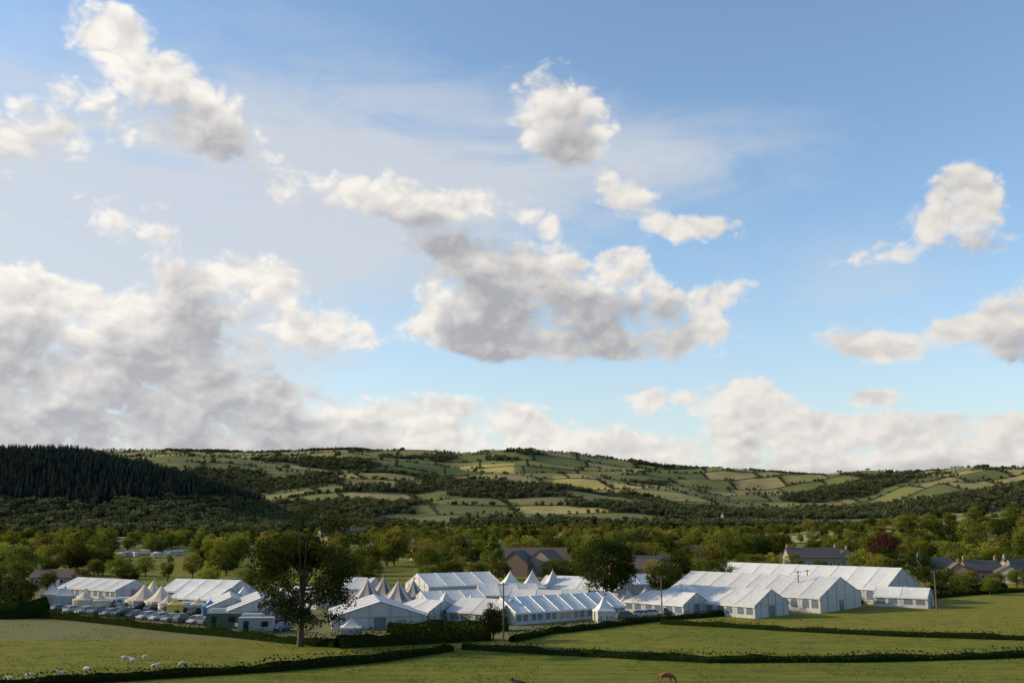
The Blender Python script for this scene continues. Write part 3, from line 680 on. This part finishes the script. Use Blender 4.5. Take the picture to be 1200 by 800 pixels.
def car_mesh(name,col,kind):
    P=simple('paint_'+name,col,.35,.1,.04,spec=.5); mb=MB()
    if kind=='van':
        loft(mb,[(-2.5,.35,2.0,.92),(-2.4,.3,2.15,.97),(1.0,.3,2.15,.97),(1.55,.3,1.95,.95),(2.0,.3,1.2,.93),(2.5,.35,1.0,.85)],0)
        for s in(-1,1): mb.face([(1.0,s*.985,1.25),(1.75,s*.975,1.25),(1.5,s*.965,1.8),(1.0,s*.985,1.85)],1)
        mb.face([(2.03,-.8,1.22),(2.03,.8,1.22),(1.62,.75,1.9),(1.62,-.75,1.9)],1); wheels(mb,(-1.5,1.6),.95,.34)
    else:
        su=kind=='suv'; dz=.22 if su else 0; rt=1.70 if su else 1.45
        loft(mb,[(-2.1,.42,.80+dz,.70),(-2.0,.28,.95+dz,.83),(-1.0,.24,.98+dz,.89),(.3,.24,.96+dz,.89),(1.1,.24,.90+dz,.88),(1.85,.28,.74+dz,.82),(2.1,.4,.6+dz,.7)],0)
        bz=.95+dz; xb,xt=(-1.95 if kind!='saloon' else -1.5),(-1.6 if kind!='saloon' else -1.0)
        B=[(xb,-.76,bz),(1.05,-.76,bz-.04),(1.05,.76,bz-.04),(xb,.76,bz)]; T=[(xt,-.60,rt),(.30,-.60,rt),(.30,.60,rt),(xt,.60,rt)]
        for k in range(4): k2=(k+1)%4; mb.face([B[k],B[k2],T[k2],T[k]],1)
        mb.box(((xt+.3)/2,0,rt+.02),(.3-xt+.12,1.28,.06),0)
        for s in(-1,1):
            for fr in(.0,.33,.66,1.0):
                p0=Vector((xb+(1.05-xb)*fr,s*.77,bz)); p1=Vector((xt+(.3-xt)*fr,s*.61,rt)); mb.tube(p0,p1,.04,.04,4,0)
        wheels(mb,(-1.3,1.3),.86,.33)
        for s in(-1,1): mb.box((2.0,s*.6,.68+dz),(.14,.28,.12),4); mb.box((-2.07,s*.62,.82+dz),(.08,.2,.16),5)
    return mb.obj('parked_car',[P,GLASS,TYRE,HUB,LAMP,TAIL],lk=False).data
cars=[car_mesh('white',(.42,.42,.42),'hatch'),car_mesh('silver',(.24,.25,.27),'saloon'),car_mesh('black',(.02,.02,.025),'suv'),car_mesh('blue',(.03,.05,.12),'hatch'),car_mesh('red',(.16,.02,.02),'hatch'),car_mesh('grey',(.09,.10,.11),'suv'),car_mesh('dark',(.04,.045,.05),'saloon'),car_mesh('steel',(.14,.15,.17),'hatch')]
van=car_mesh('vanwhite',(.5,.5,.5),'van')
def campvan():
    mb=MB(); loft(mb,[(-2.6,.5,2.3,.95),(-2.45,.4,2.6,1.08),(1.9,.4,2.6,1.08),(2.45,.4,2.35,1.05),(2.65,.5,1.6,.95)],0)
    for s in(-1,1):
        for x in(-1.6,.1,1.5): mb.box((x,s*1.085,1.7),(.9,.03,.55),1)
        mb.box((0,s*1.085,.95),(4.6,.02,.12),3)
    mb.box((2.56,0,1.75),(.06,1.5,.6),1); mb.tube((2.6,0,.5),(3.9,0,.45),.05,.05,6,3); wheels(mb,(-.1,),1.0,.33)
    return mb.obj('caravan',[simple('caravan_shell',(.42,.41,.38),.4),GLASS,TYRE,HUB],lk=False).data
cvn=campvan()
def veh(px,py=None,D=None,rz=None,me_=None,name='parked_car'):
    x,y,z=loc(px,py) if D is None else at(px,D)
    o=bpy.data.objects.new(name,me_ or random.choice(cars)); o.location=(x,y,z+.0); o.rotation_euler=(0,0,rz if rz is not None else random.choice([.1,.25,3.3,1.4])+random.uniform(-.1,.1)); link(o)
for t in np.linspace(0,1,19): veh(70+t*260,716+t*23,rz=1.2+random.uniform(-.15,.15)+random.choice([0,math.pi]))
for t in np.linspace(0,1,15): veh(95+t*235,710+t*18,rz=1.2+random.uniform(-.15,.15)+random.choice([0,math.pi]))
for px,py in [(225,722),(262,730),(300,737),(150,716)]: veh(px,py-5,me_=van,name='parked_van',rz=random.uniform(0,.6))
for px,py in [(765,722),(782,720),(800,719),(815,718),(835,716),(850,714),(748,723),(735,726),(1000,707),(1015,705),(1090,699)]: veh(px,py)
for px,py in [(1060,700),(1074,699),(1042,701),(820,713),(130,712),(330,726)]: veh(px,py,me_=van if px%4 else cvn,name='parked_van' if px%4 else 'caravan',rz=random.uniform(-.4,.4))
for k in range(10): veh(138+k*8+random.uniform(-4,4),D=515+random.uniform(-30,30),me_=cvn,name='caravan',rz=random.uniform(-1.5,1.5))
CAB=simple('cabin_green_steel',(.07,.11,.08),.6); CABG=simple('cabin_grey_steel',(.30,.32,.33),.6)
def cabin(px,py,mt,rz=.1):
    x,y,z=loc(px,py); E=empty('site_cabin',x,y,z,rz); b=MB(); b.box((0,0,1.35),(6,2.4,2.5)); 
    for k in range(20): b.box((-2.85+k*.3,-1.215,1.35),(.08,.04,2.3))
    b.box((0,0,2.63),(6.1,2.5,.06)); b.obj('shell',[mt],E); w_=MB(); w_.box((1.6,-1.25,1.6),(1.2,.05,.9)); w_.box((-1.6,-1.25,1.15),(.9,.05,2.0)); w_.obj('door_and_window',[GLASS],E)
cabin(300,741,CABG); cabin(345,728,CAB,.2); cabin(1010,699,CAB,-.6); cabin(858,712,CABG,-.5); cabin(262,735,CAB)

# ------------------------------------------------------------------ buildings
def stone(name,c1,c2,sc_=2.5):
    m,nt,b=newmat(name); tc=nt.node('ShaderNodeTexCoord').outputs['Object']; br=nt.node('ShaderNodeTexVoronoi'); br.inputs['Scale'].default_value=sc_; nt.put(br.inputs['Vector'],tc)
    sp_=nt.node('ShaderNodeSeparateColor'); nt.put(sp_.inputs[0],br.outputs['Color']); nt.put(b.inputs['Base Color'],nt.mix(sp_.outputs[0],c1,c2)); b.inputs['Roughness'].default_value=.9; return m
STONE=stone('stone_wall',(.20,.165,.13),(.30,.25,.20)); REND=simple('render_wall',(.40,.37,.32),.9); BRICK=stone('brick_wall',(.20,.13,.10),(.26,.17,.13),5.)
SLATE=simple('slate_roof',(.085,.08,.08),.75,scale=5,var=.3,spec=.15); TILE=simple('tile_roof',(.13,.095,.08),.8,scale=5,var=.3,spec=.15); TRIM=simple('white_trim',(.7,.7,.68),.6)
TIMB=simple('timber_cladding',(.15,.11,.08),.85,scale=8,var=.3)
def house(px,D,Lg,wd_,eave,ridge,rz,wall,roof,name='stone_house',chim=1,floors=2,dz=0):
    x,y,z=at(px,D); E=empty(name,x,y,z-.1+dz,rz); b=MB(); l,w_=Lg/2,wd_/2
    for s in(-1,1): b.face([(-l,s*w_,-.5),(l,s*w_,-.5),(l,s*w_,eave),(-l,s*w_,eave)]); b.face([(s*l,-w_,-.5),(s*l,w_,-.5),(s*l,w_,eave),(s*l,0,ridge),(s*l,-w_,eave)])
    b.obj('walls',[wall],E); r=MB()
    sl=(ridge-eave)/w_; ov=.4
    for s in(-1,1):
        r.face([(-l-.3,s*(w_+ov),eave-ov*sl+.05),(l+.3,s*(w_+ov),eave-ov*sl+.05),(l+.3,0,ridge+.05),(-l-.3,0,ridge+.05)]); r.face([(-l-.3,s*(w_+ov),eave-ov*sl+.2),(l+.3,s*(w_+ov),eave-ov*sl+.2),(l+.3,0,ridge+.2),(-l-.3,0,ridge+.2)])
        r.face([(-l-.3,s*(w_+ov),eave-ov*sl+.05),(l+.3,s*(w_+ov),eave-ov*sl+.05),(l+.3,s*(w_+ov),eave-ov*sl+.2),(-l-.3,s*(w_+ov),eave-ov*sl+.2)])
        r.face([(s*(l+.3),-(w_+ov),eave-ov*sl+.05),(s*(l+.3),0,ridge+.05),(s*(l+.3),0,ridge+.2),(s*(l+.3),-(w_+ov),eave-ov*sl+.2)]); r.face([(s*(l+.3),(w_+ov),eave-ov*sl+.05),(s*(l+.3),0,ridge+.05),(s*(l+.3),0,ridge+.2),(s*(l+.3),(w_+ov),eave-ov*sl+.2)])
    r.obj('roof',[roof],E); w2=MB(); nwin=max(2,int(Lg/3))
    for f in range(floors):
        zc=1.5+f*2.6
        if zc+.6>eave: break
        for k in range(nwin):
            xx=-l+Lg*(k+.5)/nwin
            for s in(-1,1):
                w2.box((xx,s*(w_+.01),zc),(1.15,.06,1.25),1); w2.box((xx,s*(w_+.03),zc),(.95,.06,1.05),0)
    w2.box((.6,-w_-.03,1.0),(1,.1,2.1),1); w2.obj('windows_and_door',[GLASS,TRIM],E)
    c=MB()
    for k in range(chim):
        cx=(-l+.7) if k==0 else (l-.7); c.box((cx,0,ridge+.5),(.9,.7,1.8)); c.tube((cx,0,ridge+1.4),(cx,0,ridge+1.8),.14,.12,8)
    if chim: c.obj('chimney',[wall],E)
    return E
house(608,352,12,10,4.2,8.4,1.25,TIMB,SLATE,'timber_barn',0,1); house(640,356,14,11,4.2,8.6,1.2,STONE,TILE,'timber_barn',0,1); house(625,372,24,10,4.6,8.8,0,TIMB,TILE,'timber_barn',0,1)
house(952,408,21,9,4.0,7.6,.05,STONE,SLATE,'stone_house',2); house(990,415,9,8,4,7.0,1.5,REND,SLATE,'stone_house',1)
house(1095,335,12,8,4.0,6.8,.2,STONE,SLATE,'stone_house',1); house(1122,322,9,7,3.2,5.6,1.3,BRICK,TILE,'brick_house',1); house(1150,326,12,7,3.4,6.2,.1,BRICK,SLATE,'brick_house',2); house(1182,314,9,7,3.2,5.2,1.2,REND,TILE,'brick_house',1); house(1195,326,12,8,3.6,6.6,.3,STONE,SLATE,'stone_house',1)
house(70,300,14,8,2.6,4.6,.1,STONE,TILE,'stone_house',1,1); house(745,330,14,8,3.6,6.4,0,STONE,TILE,'stone_house',1); house(750,345,20,9,4,7.0,.1,TIMB,SLATE,'timber_barn',0,1); house(810,420,14,9,4.6,8.2,.2,REND,SLATE,'stone_house',1)
house(500,470,14,8,4.6,8,.3,STONE,TILE,'stone_house',1); house(548,520,16,8,5,9,.2,REND,SLATE,'stone_house',1)
for px,D,rz in [(392,1000,.2),(405,1010,1.),(420,990,.1),(383,1030,.5),(640,2700,.2),(762,3050,.3),(905,2500,.1),(520,3300,.2),(1085,1800,.3),(300,1150,.4),(630,3420,.1),(850,2000,.6)]:
    house(px,D,16,9,5.2,9.0,rz,random.choice([REND,STONE,BRICK]),random.choice([SLATE,TILE]),'farmhouse',2)

# ------------------------------------------------------------------ utility poles
WOODP=simple('pole_timber',(.14,.10,.07),.9); WIRE=simple('pole_insulator',(.3,.3,.3),.5)
def pole(px,py,h=8.4,arm=True):
    x,y,z=loc(px,py); mb=MB(); mb.tube((0,0,-.3),(0,0,h),.16,.11,8)
    if arm:
        mb.box((0,0,h-.35),(1.7,.12,.12)); 
        for k in(-.75,0,.75): mb.tube((k,0,h-.28),(k,0,h-.05),.05,.04,6,1)
    o=mb.obj('utility_pole',[WOODP,WIRE]); o.location=(x,y,z); o.rotation_euler=(0,0,.3)
for p in [(948,711,8.3),(937,713,8.3),(1098,715,8.4),(590,752,9.5),(776,727,8.5)]: pole(*p)

# ------------------------------------------------------------------ animals
WOOL=simple('sheep_wool',(.50,.46,.38),.95,bump=.8,scale=14,var=.2); COWB=simple('cow_hide_brown',(.20,.075,.035),.8); COWK=simple('cow_hide_black',(.015,.014,.013),.7)
def beast(name,px,py,rz,mat,kind='sheep',graze=True):
    k=1. if kind=='sheep' else 1.75; fat=1. if kind=='sheep' else .92
    V=[(-.40,0,.62,.17),(-.05,0,.60,.22),(.30,0,.61,.19)]; E_=[(0,1),(1,2)]
    if graze: V+=[(.50,0,.52,.10),(.62,0,.30,.075),(.68,0,.15,.065),(.74,0,.06,.04)]
    else: V+=[(.48,0,.74,.10),(.58,0,.86,.08),(.68,0,.85,.07),(.80,0,.77,.045)]
    E_+=[(2,3),(3,4),(4,5),(5,6)]
    for s in(-1,1):
        b=len(V); V+=[(-.38,s*.11,.50,.11),(-.27,s*.125,.40,.07),(-.46,s*.115,.24,.035),(-.43,s*.115,.03,.032)]; E_+=[(0,b),(b,b+1),(b+1,b+2),(b+2,b+3)]
        b=len(V); V+=[(.28,s*.11,.46,.09),(.31,s*.115,.25,.038),(.31+.04*s,s*.115,.03,.032)]; E_+=[(2,b),(b,b+1),(b+1,b+2)]
        b=len(V); h4=V[4]; V+=[(h4[0]-.02,s*.13,h4[2]+.03,.022)]; E_+=[(4,b)]
    b=len(V); V+=[(-.58,0,.58,.035),(-.62,0,.36 if kind=='sheep' else .25,.028)]; E_+=[(0,b),(b,b+1)]
    me_=bpy.data.meshes.new(name); me_.from_pydata([tuple(c*k for c in v[:3]) for v in V],E_,[]); me_.materials.append(mat)
    o=bpy.data.objects.new(name,me_); link(o); md=o.modifiers.new('skin','SKIN'); md.use_smooth_shade=True
    sv=me_.skin_vertices[0].data
    for i_,v in enumerate(V): sv[i_].radius=(v[3]*k*fat,v[3]*k*fat*1.05)
    sv[0].use_root=True; s2=o.modifiers.new('sub','SUBSURF'); s2.levels=2; s2.render_levels=2
    x,y,z=loc(px,py); o.location=(x,y,z-.02); o.rotation_euler=(0,0,rz); return o
for px,py,rz in [(147,774,.2),(156,777,3.0),(171,773,.4),(214,781,3.3),(182,784,.1),(102,787,2.8),(35,795,.3),(72,793,3.4),(12,800,3.)]: beast('sheep',px,py,rz,WOOL,'sheep',random.random()<.75)
beast('cow',781,800,.1,COWB,'cow',True); beast('cow',610,811,2.9,COWK,'cow',False)
print('objects',len(sc.objects))
